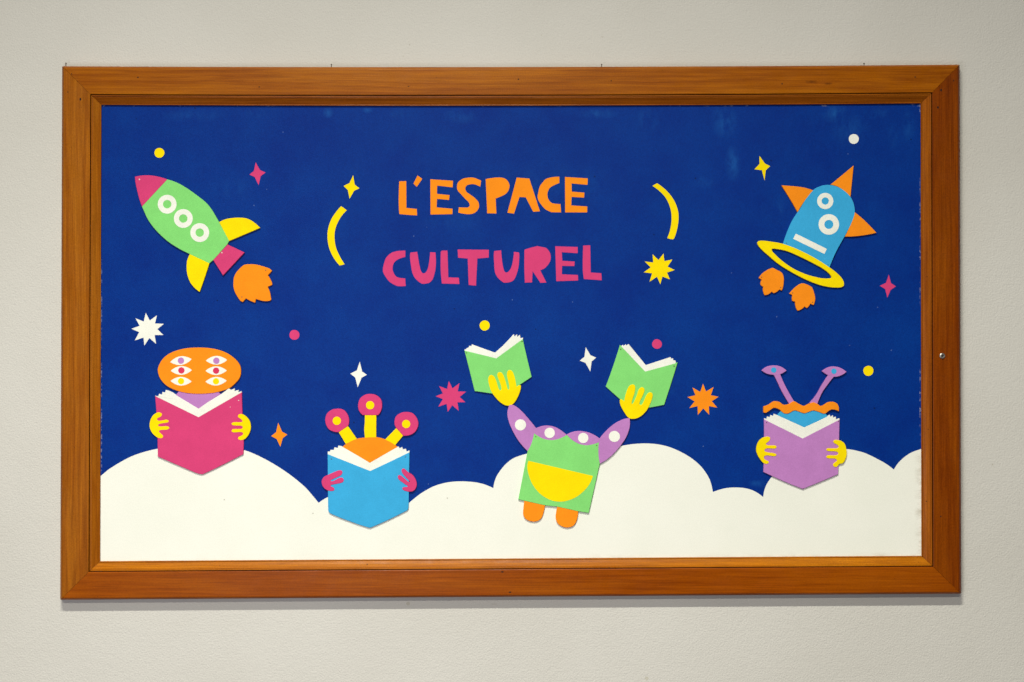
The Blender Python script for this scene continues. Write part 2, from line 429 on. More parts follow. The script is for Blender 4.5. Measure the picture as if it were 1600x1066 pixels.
# hidden carcass behind the frame and board so nothing floats
def quad_prism(name, q, z0, z1, mat, label=None):
    return slab(name, q, z0, z1, mat, board, BL, bev=0, label=label)
def lerp(a, b_, t): return (a[0] + (b_[0] - a[0]) * t, a[1] + (b_[1] - a[1]) * t)
def edge_pt(k, f, t):
    """k = rail index (from corner k to k+1), f in 0..2 (outer, groove, inner), t along"""
    A, B_ = (OUT, GRV) if f <= 1 else (GRV, INN)
    g = f if f <= 1 else f - 1
    p0 = lerp(A[k], B_[k], g); p1 = lerp(A[(k + 1) % 4], B_[(k + 1) % 4], g)
    p = lerp(p0, p1, t)
    if k == 0: p = (p[0], p[1] + 2.5 * 4 * t * (1 - t))      # the long top rail sags a little
    return p
def rail(name, k, prof, mat, parent, ploc, gap=0.22):
    bm = bmesh.new(); NS = 24; rows = []
    for s in range(NS + 1):
        t = s / NS
        row = []
        for f, z in prof:
            p = edge_pt(k, f, t)
            if s in (0, NS):
                a = edge_pt(k, f, 0); b_ = edge_pt(k, f, 1); L = math.dist(a, b_)
                g_ = gap / L * (1 if s == 0 else -1)
                p = edge_pt(k, f, t + g_)
            zz = z * S
            zp = max(zz, 0.008)
            row.append(bm.verts.new(P(p[0], p[1], max(zz, 17 * S) if f < 0.05 else zz)
                                    if False else Vector((P(p[0], p[1], zp)[0], -zz, P(p[0], p[1], zp)[2]))))
        rows.append(row)
    for a, b_ in zip(rows, rows[1:]):
        for i in range(len(prof) - 1): bm.faces.new((a[i], a[i + 1], b_[i + 1], b_[i]))
    bm.faces.new(rows[0]); bm.faces.new(rows[-1])
    n = len(prof)
    for a, b_ in zip(rows, rows[1:]): bm.faces.new((a[0], a[n - 1], b_[n - 1], b_[0]))
    bmesh.ops.recalc_face_normals(bm, faces=bm.faces[:])
    me = bpy.data.meshes.new(name); bm.to_mesh(me); bm.free()
    loc = recentre(me, ploc)
    o = link(name, me, mat, parent); o.location = loc
    return o
FT = 20
flat = [(0.012, 0.8), (0.010, 8), (0.004, FT - 4.5), (0.024, FT - 3.2), (0.045, FT - 1.2), (0.062, FT - 0.3), (0.085, FT), (0.5, FT + 0.05), (0.955, FT), (0.978, FT - 0.5), (0.985, FT - 3.0), (0.985, 0.8)]
mould = [(1.02, 9), (1.02, FT - 2.6), (1.045, FT - 1.9), (1.10, FT - 1.8), (1.135, FT - 2.0), (1.15, FT - 2.9), (1.19, FT - 3.0), (1.23, FT - 2.9),
         (1.55, FT - 6.3), (1.84, FT - 8.9), (1.865, FT - 9.4), (1.885, FT - 8.6), (1.93, FT - 8.4), (1.97, FT - 8.8), (2.0, FT - 10.0), (2.0, 8.7), (1.2, 8.7)]
KN = [(1294, 131, 9, 2.6), (1268, 128, 12, 3.0)]
rail_names = ['top', 'right', 'bottom', 'left']
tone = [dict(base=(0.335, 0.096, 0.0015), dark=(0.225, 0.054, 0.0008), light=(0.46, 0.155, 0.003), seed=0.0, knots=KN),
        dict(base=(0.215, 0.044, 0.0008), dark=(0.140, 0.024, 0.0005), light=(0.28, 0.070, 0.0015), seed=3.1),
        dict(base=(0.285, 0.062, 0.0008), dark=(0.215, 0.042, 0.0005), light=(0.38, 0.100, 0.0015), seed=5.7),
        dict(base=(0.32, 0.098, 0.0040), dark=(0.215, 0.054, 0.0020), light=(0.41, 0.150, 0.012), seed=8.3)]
rails = []
for k in range(4):
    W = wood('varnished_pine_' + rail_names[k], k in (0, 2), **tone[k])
    r = rail('frame_rail', k, flat, W, board, BL)
    rails.append(r)
    wl = Vector(r.location) + BL
    t2 = dict(tone[k]); t2['seed'] += 11; t2['knots'] = ()
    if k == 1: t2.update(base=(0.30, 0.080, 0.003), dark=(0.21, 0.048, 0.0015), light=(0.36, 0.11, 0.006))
    if k == 2: t2.update(base=(0.42, 0.135, 0.003), dark=(0.31, 0.084, 0.0015), light=(0.50, 0.18, 0.006))  # bottom moulding: light on its upward slope is put into the paler colour
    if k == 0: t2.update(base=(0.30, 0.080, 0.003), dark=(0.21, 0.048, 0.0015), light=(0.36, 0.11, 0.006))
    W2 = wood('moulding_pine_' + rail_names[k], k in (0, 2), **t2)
    rail('moulding', k, mould, W2, r, wl)

# board sheet, with a shade gap along the moulding
face = []
for k in range(4):
    for s in range(24): face.append(edge_pt(k, 1.96, s / 24))
slab('board_panel', face, 1.0 * S, ZB, BLUE, board, BL, bev=0)

# cloud bank painted along the foot of the board
cl = [(155.6, 744.6, 1), (158.3, 743), (172.5, 731.8), (201.8, 714.9), (224.3, 706.6), (246, 701.4), (280, 696.5), (315, 695), (350, 697.5), (381.8, 703.6), (404.3, 712.6), (431.3, 727.3),
      (456, 744.1), (476.3, 761), (487.5, 773.4), (497.7, 785.9, 1), (512, 777), (530, 770), (570, 762), (610, 770), (638.9, 786.3, 1), (650, 776.9), (661.3, 768.8), (676.3, 760.6),
      (690, 756), (705, 753.1), (722.5, 752.3), (742.5, 753.8), (756.3, 756.9), (770.9, 762.9, 1), (771.9, 756.3), (775, 746.3), (780, 737.8), (790.3, 725.3), (802.7, 716), (824.4, 708.7),
      (860, 700, 1), (900, 712, 1), (940, 706, 1), (968, 697.7), (986, 694.4), (1007, 693), (1024.5, 694), (1042, 697.5), (1059.5, 704.2), (1078.8, 715), (1094.5, 728.1), (1105, 742.1), (1110.3, 753.5),
      (1113.8, 768.9, 1), (1126, 764.9), (1136.5, 762.6), (1150.5, 761.9), (1164.5, 763.1), (1178.5, 767.5), (1192.6, 776.9, 1), (1194.3, 766.1), (1198.6, 755.9), (1206.2, 745), (1225, 726),
      (1260, 708), (1295, 701), (1323.4, 701.9), (1336.9, 704), (1352.1, 708.3), (1369, 716.3), (1384.2, 724.7), (1396.8, 734, 1), (1402.7, 724.7), (1412.9, 714.6), (1424.7, 707), (1441, 701.4, 1),
      (1440.8, 869.8, 1), (800, 874.9, 1), (155.4, 878.2, 1)]
slab('cloud_bank', path(cl, n=6), ZB - 0.0002, ZB + 0.0004, CLOUD, board, BL, bev=0, label='cream white bank of rounded clouds painted along the foot of the board')

# ---- painted lettering and small shapes
ZP0, ZP1 = ZB - 0.0002, ZB + 0.00045
def mark(name, pts, mat, label):
    return slab(name, pts, ZP0, ZP1, mat, board, BL, bev=0, label=label)
def letter(pts, o, mat, label, name='letter'):
    mark(name, path(pts, o[0], o[1], 8.889, n=4), mat, label)
c1 = lambda L: [(x, y, 1) for x, y in L]
A_ = (590, 260); B_ = (750, 260); C_ = (590, 370); D_ = (770, 370)
letter([(300, 208, 1), (398, 206, 1), (400, 578, 1), (545, 592, 1), (548, 682, 1), (430, 675), (302, 663, 1), (292, 500), (295, 350)], A_, ORA, 'orange painted letter L')
letter(c1([(555, 127), (620, 173), (545, 285), (498, 240)]), A_, ORA, 'orange painted slanting apostrophe', 'apostrophe')
letter(c1([(732, 180), (1047, 200), (1042, 293), (827, 268), (825, 383), (1000, 400), (992, 468), (825, 453), (820, 570), (1040, 590), (1040, 665), (735, 670)]), A_, ORA, 'orange painted letter E after the apostrophe')
letter([(1438, 200, 1), (1425, 285, 1), (1380, 262), (1330, 248), (1280, 252), (1235, 270), (1218, 310), (1235, 355), (1290, 395), (1350, 440), (1395, 490), (1410, 540), (1400, 590), (1350, 645), (1280, 665),
        (1200, 660), (1120, 643, 1), (1128, 570, 1), (1200, 572), (1255, 570), (1278, 545), (1265, 500), (1215, 450), (1160, 390), (1110, 330), (1103, 270), (1120, 220), (1180, 175), (1240, 160), (1330, 157), (1395, 180)], A_, ORA, 'orange painted letter S')
letter([(78, 178, 1), (170, 162), (270, 155), (340, 168), (385, 205), (410, 260), (405, 310), (375, 365), (320, 405), (217, 447, 1), (228, 655, 1), (100, 653, 1)], B_, ORA, 'orange painted letter P with no hole')
letter(c1([(510, 157), (685, 170), (832, 625), (740, 632), (635, 432), (548, 427), (472, 658), (380, 645)]), B_, ORA, 'orange painted letter A with no hole')
letter([(1102, 145, 1), (1102, 232, 1), (1030, 262), (970, 300), (940, 360), (938, 420), (960, 475), (1000, 510), (1050, 520), (1118, 525, 1), (1126, 640, 1), (990, 638, 1), (910, 600, 1), (860, 545), (815, 480), (800, 425), (810, 360), (830, 280), (870, 225), (910, 180), (970, 158), (1040, 147)], B_, ORA, 'orange painted letter C')
letter(c1([(1180, 148), (1497, 168), (1493, 258), (1272, 238), (1275, 352), (1450, 366), (1445, 435), (1272, 425), (1268, 543), (1490, 558), (1488, 640), (1183, 640)]), B_, ORA, 'orange painted letter E at the end of its word')
letter([(385, 193, 1), (385, 280, 1), (320, 300), (260, 330), (220, 380), (208, 440), (222, 500), (255, 550), (300, 570), (383, 578, 1), (390, 685, 1), (320, 688), (265, 682), (170, 630), (120, 570), (76, 490), (76, 430), (95, 350), (120, 290), (190, 225), (260, 202), (320, 195)], C_, PIN, 'pink painted letter C')
letter([(455, 220, 1), (550, 210, 1), (562, 280), (580, 390), (605, 480), (637, 510), (680, 480), (708, 400), (730, 215, 1), (803, 218, 1), (810, 350), (800, 470), (765, 590), (720, 638), (680, 650), (610, 650), (520, 575), (480, 490), (460, 370), (450, 280)], C_, PIN, 'pink painted letter U after the C')
letter([(892, 193, 1), (970, 192, 1), (982, 565, 1), (1128, 570, 1), (1137, 657, 1), (893, 650, 1), (878, 500), (875, 350), (877, 212, 1)], C_, PIN, 'pink painted letter L before the T')
letter(c1([(1112, 178), (1545, 182), (1543, 290), (1385, 303), (1367, 680), (1265, 670), (1252, 303), (1118, 293)]), C_, PIN, 'pink painted letter T')
letter([(20, 198, 1), (117, 190, 1), (125, 300), (145, 430), (180, 497), (235, 465), (272, 370), (293, 210, 1), (360, 218, 1), (368, 240), (355, 430), (300, 590), (240, 630), (150, 638, 1), (70, 570), (30, 490), (18, 350), (13, 260)], D_, PIN, 'pink painted letter U after the T')
letter([(440, 180, 1), (530, 152, 1), (620, 130, 1), (740, 155, 1), (790, 215), (805, 280), (795, 345), (730, 430), (658, 465, 1), (745, 638, 1), (660, 640, 1), (553, 478, 1), (545, 635, 1), (445, 638, 1), (438, 400)], D_, PIN, 'pink painted letter R with no hole')
letter(c1([(867, 133), (1180, 143), (1178, 230), (958, 215), (965, 335), (1138, 345), (1132, 408), (962, 405), (960, 522), (1183, 532), (1185, 608), (882, 618)]), D_, PIN, 'pink painted letter E')
letter([(1255, 123, 1), (1353, 120, 1), (1360, 497, 1), (1507, 508, 1), (1513, 605, 1), (1265, 588, 1), (1250, 450)], D_, PIN, 'pink painted letter L at the end of its word')

mark('curved_bracket', path([(207, 390, 1), (263, 430, 1), (205, 495), (165, 570), (145, 640), (143, 710), (155, 790), (185, 865), (241, 960, 1), (192, 972, 1), (130, 890), (90, 800), (73, 700), (80, 610), (110, 520), (155, 450)], 500, 260, 6.267), YEL, 'yellow painted bracket left of the words')
mark('curved_bracket', path([(165, 115, 1), (205, 92, 1), (270, 140), (330, 205), (370, 275), (392, 350), (393, 420), (380, 500), (355, 575), (343, 584), (295, 573, 1), (320, 500), (332, 420), (328, 340), (305, 265), (270, 205), (220, 155)], 990, 270, 5.608), YEL, 'yellow painted bracket right of the words')
FOUR, SPIKE, DOT = 'four_pointed_star', 'spiky_star', 'round_dot'
mark(FOUR, corners([(325, 88), (340, 180), (387, 215), (333, 240), (290, 318), (272, 232), (230, 192), (288, 165)], 500, 260, 6.267), YEL, 'yellow four pointed star above the left bracket')
mark(SPIKE, corners([(262, 708), (270, 775), (340, 760), (298, 823), (360, 853), (293, 875), (318, 935), (253, 910), (234, 978), (205, 912), (140, 955), (162, 882), (88, 873), (150, 830), (98, 778), (172, 787), (166, 715), (218, 765)], 990, 270, 5.608), YEL, 'yellow nine pointed star below the right bracket')
mark(FOUR, corners([(435, 243), (555, 460), (712, 528), (572, 630), (518, 882), (408, 655), (262, 585), (385, 485)], 375, 240, 17.77), PIN, 'pink four pointed star right of the green rocket nose')
mark(FOUR, corners([(438, 190), (545, 440), (692, 518), (562, 620), (497, 858), (395, 640), (243, 560), (380, 455)], 410, 650, 17.77), ORA, 'orange four pointed star beside the pink book')
mark(SPIKE, corners([(475, 160), (565, 335), (730, 210), (688, 408), (887, 412), (735, 540), (870, 665), (680, 665), (712, 868), (555, 735), (450, 898), (425, 705), (225, 772), (335, 590), (162, 522), (335, 458), (245, 280), (435, 350)], 670, 585, 15.23), PIN, 'pink nine pointed star left of a green book')
mark(FOUR, corners([(490, 232), (545, 465), (658, 545), (535, 612), (440, 840), (382, 610), (265, 517), (420, 440)], 530, 550, 15.23), WHI, 'white four pointed star above the three eyed alien')
mark(SPIKE, corners([(512, 198), (575, 358), (732, 265), (675, 435), (837, 468), (695, 560), (810, 695), (635, 662), (640, 840), (517, 710), (405, 845), (400, 662), (228, 703), (338, 565), (190, 475), (355, 437), (292, 275), (455, 365)], 1060, 585, 13.325), ORA, 'orange nine pointed star right of a green book')
mark(FOUR, corners([(448, 225), (575, 445), (737, 515), (612, 620), (575, 900), (442, 660), (280, 600), (412, 490)], 890, 530, 17.77), WHI, 'white four pointed star between the two green books')
mark(SPIKE, corners([(575, 135), (670, 320), (840, 195), (795, 390), (1005, 398), (850, 525), (995, 665), (785, 665), (820, 875), (660, 735), (540, 918), (522, 725), (315, 792), (418, 597), (233, 515), (430, 445), (330, 265), (525, 345)], 190, 480, 15.225), WHI, 'white nine pointed star above the six eyed alien')
mark(FOUR, corners([(95, 155), (125, 198), (154, 212), (130, 235), (123, 292), (108, 235), (67, 230), (95, 200)], 1160, 200, 3.554), YEL, 'yellow four pointed star left of the blue rocket')
mark(FOUR, corners([(813, 814), (825, 862), (853, 880), (823, 900), (805, 943), (793, 895), (763, 877), (798, 860)], 1160, 200, 3.554), PIN, 'pink four pointed star below the blue rocket at the board edge')
for (x, y, r, mt, lb) in ((249, 239, 7.8, YEL, 'yellow dot above the green rocket'), (460, 523.4, 7.8, PIN, 'pink dot right of the six eyed alien'), (757.3, 508.8, 7.9, YEL, 'yellow dot above the left green book'),
                          (1026.5, 537.7, 7.6, PIN, 'pink dot above the right green book'), (1356.8, 579.6, 7.9, YEL, 'yellow dot beside the purple eyestalk'), (1334, 217.3, 7.8, WHI, 'white dot above the blue rocket')):
    mark(DOT, circle(x, y, r, wob=0.12), mt, lb)

# nail holes and screw in the frame
def holes(k, pts):
    r = rails[k]; wl = Vector(r.location) + BL
    for u, v, a, b2 in pts:
        slab('nail_hole', circle(u, v, a, b2, 10), FT * S - 0.0003, FT * S + 0.00028, HOLE, r, wl, bev=0)
holes(0, [(215.5, 121, 1.2, 1.0), (810, 124, 1.3, 1.0), (1222, 131, 1.2, 1.0), (955, 126.5, 1.1, .9), (405, 136, 1.1, .9), (112, 115.5, .9, .8), (638, 135, .9, .8), (1430, 120.5, 1.1, 1.0)])
holes(1, [(1470.5, 141, 1.3, 2.0), (1465.5, 168, 1.3, 1.8), (1490, 126, .8, 1.5), (1470, 807, 1.0, 1.0)])
holes(3, [(125.5, 155.2, 1.4, 2.0), (106, 144, .9, .8)])
holes(2, [(785, 893.8, 2.2, 1.0), (797, 925.5, 2.0, .9)])
# cup-washer screw on the right rail
r1 = rails[1]; wl = Vector(r1.location) + BL
def lathe(name, u, v, prof, mat, parent, ploc, n=24):
    bm = bmesh.new(); base = P(u, v, FT * S)
    vs = [[bm.verts.new(base + Vector((a * S * math.cos(t), -h * S, a * S * math.sin(t)))) for t in (2 * math.pi * i / n for i in range(n))] for a, h in prof]
    for a, b2 in zip(vs, vs[1:]):
        for i in range(n): bm.faces.new((a[i], a[(i + 1) % n], b2[(i + 1) % n], b2[i]))
    bm.faces.new(vs[-1]); bmesh.ops.recalc_face_normals(bm, faces=bm.faces[:])
    me = bpy.data.meshes.new(name); bm.to_mesh(me); bm.free()
    for p in me.polygons: p.use_smooth = len(p.vertices) == 4
    loc = recentre(me, ploc); o = link(name, me, mat, parent); o.location = loc
    return o
lathe('cup_washer', 1472.2, 556.2, [(4.7, -0.1), (4.6, .7), (4.0, 1.6), (3.0, 2.0), (2.3, 1.6)], STEEL, r1, wl)
lathe('screw', 1472.2, 556.2, [(1.9, 0.8), (1.8, 1.75), (1.3, 2.0), (1.05, 1.9), (0.9, 1.72)], DARKMETAL, r1, wl)
# hanging nails that stand up behind the top rail
for u, v0, v1 in ((103, 98.2, 104), (517.8, 100.2, 106), (940, 100.2, 106), (1350, 98.6, 104)):
    bm = bmesh.new(); n = 8; rows = []
    for rr, vv in ((.65, v1), (.65, v0 + 1.6), (1.1, v0 + 1.3), (1.1, v0 + .3), (.7, v0)):
        base = P(u, vv, 13 * S)
        rows.append([bm.verts.new(base + Vector((rr * S * math.cos(t), rr * S * math.sin(t), 0))) for t in (2 * math.pi * i / n for i in range(n))])
    for a, b2 in zip(rows, rows[1:]):
        for i in range(n): bm.faces.new((a[i], a[(i + 1) % n], b2[(i + 1) % n], b2[i]))
    bm.faces.new(rows[-1]); bm.faces.new(rows[0]); bmesh.ops.recalc_face_normals(bm, faces=bm.faces[:])
    me = bpy.data.meshes.new('hanging_nail'); bm.to_mesh(me); bm.free()
    loc = recentre(me, BL); o = link('hanging_nail', me, NAILDARK, board); o.location = loc

# ================================================================ cutouts
class Fig:
    """one cut-out thing: pieces get slightly different thickness so that no two faces coincide"""
    T = 0.0050
    def __init__(self, name, base, label, cat, group=None, o=(0, 0), k=1.0, lift=0.0, base_z=0.0):
        self.loc = P(base[0], base[1], ZB); self.o, self.k = o, k
        self.root = empty(name, self.loc, label, cat, group); self.i = 0; self.lift = lift + random.uniform(-0.0006, 0.0012); self.bz = base_z
    def px(self, x, y): return (x / self.k + self.o[0], y / self.k + self.o[1])
    def piece(self, name, pts, mat, sub=None, extra=0.0, label=None, raw=False, bev=0.35, hole=None, n=5, z0=None):
        out = pts if raw else path(pts, self.o[0], self.o[1], self.k, n)
        self.i += 1
        z1 = ZB + self.T + self.lift + 0.00011 * self.i + extra
        par, pl = (self.root, self.loc) if sub is None else (sub, self.loc + Vector(sub.location))
        if z0 is None: z0 = ZB + self.bz + 0.00002 * self.i
        o = slab(name, out, z0, z1, mat, par, pl, hole=hole, bev=bev, label=label)
        o['top'] = z1
        return o
    def flat(self, name, outline, mat, on, h=0.00035, hole=None, label=None):
        z = on['top']; pl = self.loc + Vector(on.location)
        o = slab(name, outline, z - 0.0002, z + h, mat, on, pl, hole=hole, bev=0 if hole is None else 0.02, label=label)
        o['top'] = z + h
        return o
    def pin(self, x, y, on, mat=NAILDARK, r=1.0):
        u, v = self.px(x, y)
        nail(u, v, on['top'] - 0.0001, mat, on, self.loc + Vector(on.location), r)
    def C(self, x, y, r, **kw):
        u, v = self.px(x, y); return circle(u, v, r / self.k, **kw)
    def L(self, x0, y0, x1, y1, h):
        a = self.px(x0, y0); b2 = self.px(x1, y1); return lens(a[0], a[1], b2[0], b2[1], h / self.k)

# ---- green rocket
f = Fig('rocket_cutout', (300, 360), 'green cutout rocket with pink nose, yellow fins and three white portholes', 'rocket', o=(190, 210), k=3.808)
nose = f.piece('nose_cone', [(79, 252, 1), (120, 245), (165, 244), (215, 251), (272, 268, 1), (121, 430, 1), (105, 385), (90, 325), (82, 285)], PIN)
body = f.piece('body', [(272, 268, 1), (330, 288), (390, 322), (450, 365), (500, 405), (530, 440), (555, 480), (580, 524, 1), (640, 634, 1), (629, 655, 1), (545, 748, 1), (522, 768, 1), (405, 713, 1),
                (340, 680), (285, 645), (235, 603), (190, 555), (155, 505), (135, 462), (121, 430, 1)], GRE)
f.piece('fin', [(580, 523, 1), (610, 508), (650, 499), (700, 496), (745, 501), (785, 522), (824, 557, 1), (730, 597), (640, 635, 1)], YEL)
f.piece('fin', [(405, 713, 1), (390, 750), (386, 795), (392, 840), (410, 885), (435, 915), (464, 938, 1), (494, 853), (522, 768, 1)], YEL)
noz = f.piece('nozzle', [(630, 656, 1), (731, 703, 1), (603, 840, 1), (545, 748, 1)], PIN)
for x, y in ((271, 416), (367, 501), (465, 585)):
    f.flat('porthole_ring', f.C(x, y, 56, n=48), WHI, body, hole=f.C(x, y, 25, n=48))
f.pin(106, 269, nose, NAILLIGHT, 1.2); f.pin(597, 705, noz, NAILLIGHT, 1.1)

FG = 'orange flame cutouts under the rockets'
f = Fig('flame_cutout', (395, 445), 'large orange flame cutout behind the green rocket nozzle', 'flame', FG, o=(340, 390), k=11.84)
p = f.piece('flame_board', [(505, 280), (600, 272), (700, 276), (800, 300), (900, 330), (960, 355), (1005, 398, 1), (930, 478, 1), (980, 560), (1005, 620), (1005, 657, 1), (925, 692, 1), (965, 790), (990, 930, 1), (960, 950), (880, 958),
                     (800, 945), (708, 915, 1), (695, 985, 1), (660, 975), (590, 945), (525, 905, 1), (467, 973, 1), (420, 950), (370, 880), (320, 790), (295, 710), (290, 620), (300, 520), (340, 430), (400, 360), (460, 303)], ORA, bev=0.45)
f.pin(890, 384, p, r=.9); f.pin(450, 879, p, r=.9)
f = Fig('flame_cutout', (1206, 442), 'small orange flame cutout left under the blue rocket, the higher one', 'flame', FG, o=(1170, 400), k=10.66)
p = f.piece('flame_board', [(405, 198, 1), (480, 240, 1), (550, 280), (580, 340), (585, 420), (572, 520), (550, 578, 1), (510, 562, 1), (460, 605), (415, 622, 1), (383, 598, 1), (320, 645), (265, 655, 1), (240, 590), (242, 515, 1), (205, 490), (195, 455), (218, 398, 1),
                     (168, 370, 1), (220, 300), (300, 240), (360, 210)], ORA, bev=0.45)
f.pin(213, 355, p, r=.9); f.pin(530, 525, p, r=.9)
f = Fig('flame_cutout', (1254, 465), 'small orange flame cutout under the middle of the yellow ring, the lower one', 'flame', FG, o=(1170, 400), k=10.66)
p = f.piece('flame_board', [(905, 458), (980, 480), (1058, 525, 1), (1085, 600), (1108, 700), (1100, 770), (1080, 820, 1), (1028, 797, 1), (1000, 840), (968, 870, 1), (930, 845, 1), (880, 890), (815, 915, 1), (785, 860), (772, 765, 1), (725, 750, 1), (720, 700), (728, 655, 1),
                     (676, 628, 1), (740, 555), (810, 495), (860, 465)], ORA, bev=0.45)
f.pin(730, 618, p, r=.9); f.pin(1063, 772, p, r=.9)

# ---- blue rocket
f = Fig('rocket_cutout', (1265, 360), 'blue cutout rocket with orange fins standing on a yellow ring', 'rocket', o=(1160, 200), k=3.554)
for pts in ([(618, 209, 1), (600, 388, 1), (545, 335), (490, 315, 1), (555, 262)],
            [(217, 319, 1), (300, 325), (350, 333), (396, 348, 1), (350, 400), (307, 468, 1), (262, 390)],
            [(624, 468, 1), (680, 515), (745, 583, 1), (650, 600), (570, 604, 1), (600, 540)]):
    f.piece('fin', pts, ORA)
body = f.piece('body', [(226, 645, 1), (250, 575), (280, 510), (320, 450), (360, 385), (400, 340), (445, 320), (490, 317), (545, 335), (590, 370), (615, 410), (625, 465), (610, 520), (575, 590), (520, 690), (483, 778, 1), (400, 724, 1), (300, 674, 1)], SKY)
f.flat('porthole_ring', f.C(460, 406, 45, n=48), WHI, body, hole=f.C(460, 406, 20, n=48))
f.flat('porthole_ring', f.C(480, 536, 57, n=48), WHI, body, hole=f.C(480, 536, 25, n=48))
f.flat('slot', [f.px(*q) for q in ((297, 587), (469, 672), (455, 700), (282, 616))], WHI, body)
ro = path([(83, 640), (95, 627), (150, 630), (230, 645), (300, 670), (400, 720), (485, 775), (540, 820), (563, 855), (560, 880), (520, 887), (450, 878), (370, 850), (280, 805), (200, 755), (140, 705), (100, 668)], 1160, 200, 3.554, 6)
ri = path([(163, 675), (185, 672), (250, 685), (330, 720), (400, 755), (460, 790), (496, 828), (480, 836), (430, 833), (360, 815), (290, 785), (230, 745), (185, 705)], 1160, 200, 3.554, 6)
def resample_angle(pts, cx, cy, n, ang):
    """points where rays from the middle (in a frame turned by ang and squashed) meet the outline"""
    ca, sa = math.cos(ang), math.sin(ang); loc = []
    for x, y in pts:
        dx, dy = x - cx, y - cy; loc.append((dx * ca + dy * sa, (-dx * sa + dy * ca) * 3.2))
    out = []
    for i in range(n):
        t = 2 * math.pi * i / n; c_, s_ = math.cos(t), math.sin(t); best = None
        for j in range(len(loc)):
            a, b2 = loc[j], loc[(j + 1) % len(loc)]
            ex, ey = b2[0] - a[0], b2[1] - a[1]
            den = c_ * ey - s_ * ex
            if abs(den) < 1e-9: continue
            r = (a[0] * ey - a[1] * ex) / den; u = (a[0] * s_ - a[1] * c_) / den
            if r > 0 and -1e-6 <= u <= 1 + 1e-6 and (best is None or r > best): best = r
        lx, ly = best * c_, best * s_ / 3.2
        out.append((cx + lx * ca - ly * sa, cy + lx * sa + ly * ca))
    return out
cx, cy = 1160 + 328 / 3.554, 200 + 756 / 3.554
f.piece('landing_ring', resample_angle(ro, cx, cy, 96, math.radians(26.5)), YEL, raw=True, hole=resample_angle(ri, cx, cy, 96, math.radians(26.5)), bev=0.3)
f.pin(245, 640, body, r=.8); f.pin(475, 760, body, r=.8)

# ---- books and aliens
BG = 'open cutout books held by the aliens'
AG = 'cutout aliens reading on the clouds'
# 1: six eyes
o1, k1 = (220, 530), 4.847
f = Fig('book_cutout', (312, 735), 'pink cutout book held open by the six eyed orange headed alien', 'book', BG, o=o1, k=k1)
pg = f.piece('pages', [(108, 430, 1), (132, 433, 1), (137, 415, 1), (160, 422, 1), (163, 400, 1), (183, 406, 1), (188, 385, 1), (235, 402), (270, 425), (437, 527, 1), (520, 470), (610, 415), (668, 370, 1), (680, 386, 1), (712, 373, 1), (710, 394, 1), (742, 384, 1),
                  (738, 403, 1), (762, 394, 1), (764, 404, 1), (437, 593, 1), (108, 432, 1)], WHI)
cv = f.piece('cover', [(108, 431, 1), (437, 592, 1), (765, 402, 1), (769, 560), (778, 700), (779, 780), (776, 872, 1), (625, 950), (468, 1025, 1), (430, 1018), (385, 1000), (128, 890, 1), (126, 740), (118, 560)], PIN, bev=0.45)
f.pin(741, 465, cv, NAILLIGHT, .9); f.pin(677, 515, cv, NAILLIGHT, .6)
f = Fig('alien_cutout', (312, 600), 'six eyed cutout alien with orange oval head and yellow hands', 'alien', AG, o=o1, k=k1, lift=0.0006)
f.piece('neck', [(296, 385, 1), (575, 385, 1), (604, 419, 1), (520, 472), (437, 529, 1), (350, 478), (262, 427, 1)], PUR, extra=-0.0008)
head = f.piece('head', [(440, 64), (540, 72), (630, 97), (700, 140), (745, 190), (758, 235), (750, 290), (715, 335), (670, 372), (580, 402), (500, 413), (440, 415), (370, 412), (290, 396), (205, 360), (150, 305), (128, 240), (140, 190), (175, 140), (235, 100), (330, 72)], ORA, extra=0.0008, bev=0.45)
for (a, b2, cc, mt) in (((223, 174), (385, 152), (304, 163), PUR), ((227, 240), (387, 235), (307, 237), RED), ((225, 317), (385, 321), (304.5, 318), YEL),
                        ((493, 163), (654, 158), (572, 163.5), PUR), ((490, 240), (651, 238), (570, 239), RED), ((490, 323), (650, 315), (569.5, 319.5), YEL)):
    e = f.flat('eye', f.L(a[0], a[1], b2[0], b2[1], 33), WHI, head)
    z = e['top']
    slab('iris', f.C(cc[0], cc[1], 24, n=28), z - 0.0001, z + 0.0003, mt, head, f.loc + Vector(head.location), bev=0)
f.piece('hand', [(125, 556), (147, 557), (160, 570), (150, 588), (130, 598), (122, 609), (140, 619), (195, 610), (212, 621), (200, 633), (150, 641), (131, 652), (140, 661), (200, 660), (216, 672), (200, 686), (150, 690), (138, 700), (150, 714), (169, 735), (160, 750), (138, 750), (112, 737), (80, 703), (66, 660), (72, 615), (92, 578)], YEL, n=4)
f.piece('hand', [(762, 567), (740, 573), (736, 590), (757, 605), (771, 622), (760, 629), (700, 630), (686, 642), (700, 654), (762, 658), (772, 670), (757, 680), (700, 682), (686, 695), (700, 707), (760, 705), (775, 715), (765, 730), (740, 742), (737, 756), (757, 766), (790, 755), (820, 717), (833, 670), (824, 622), (797, 588)], YEL, n=4)
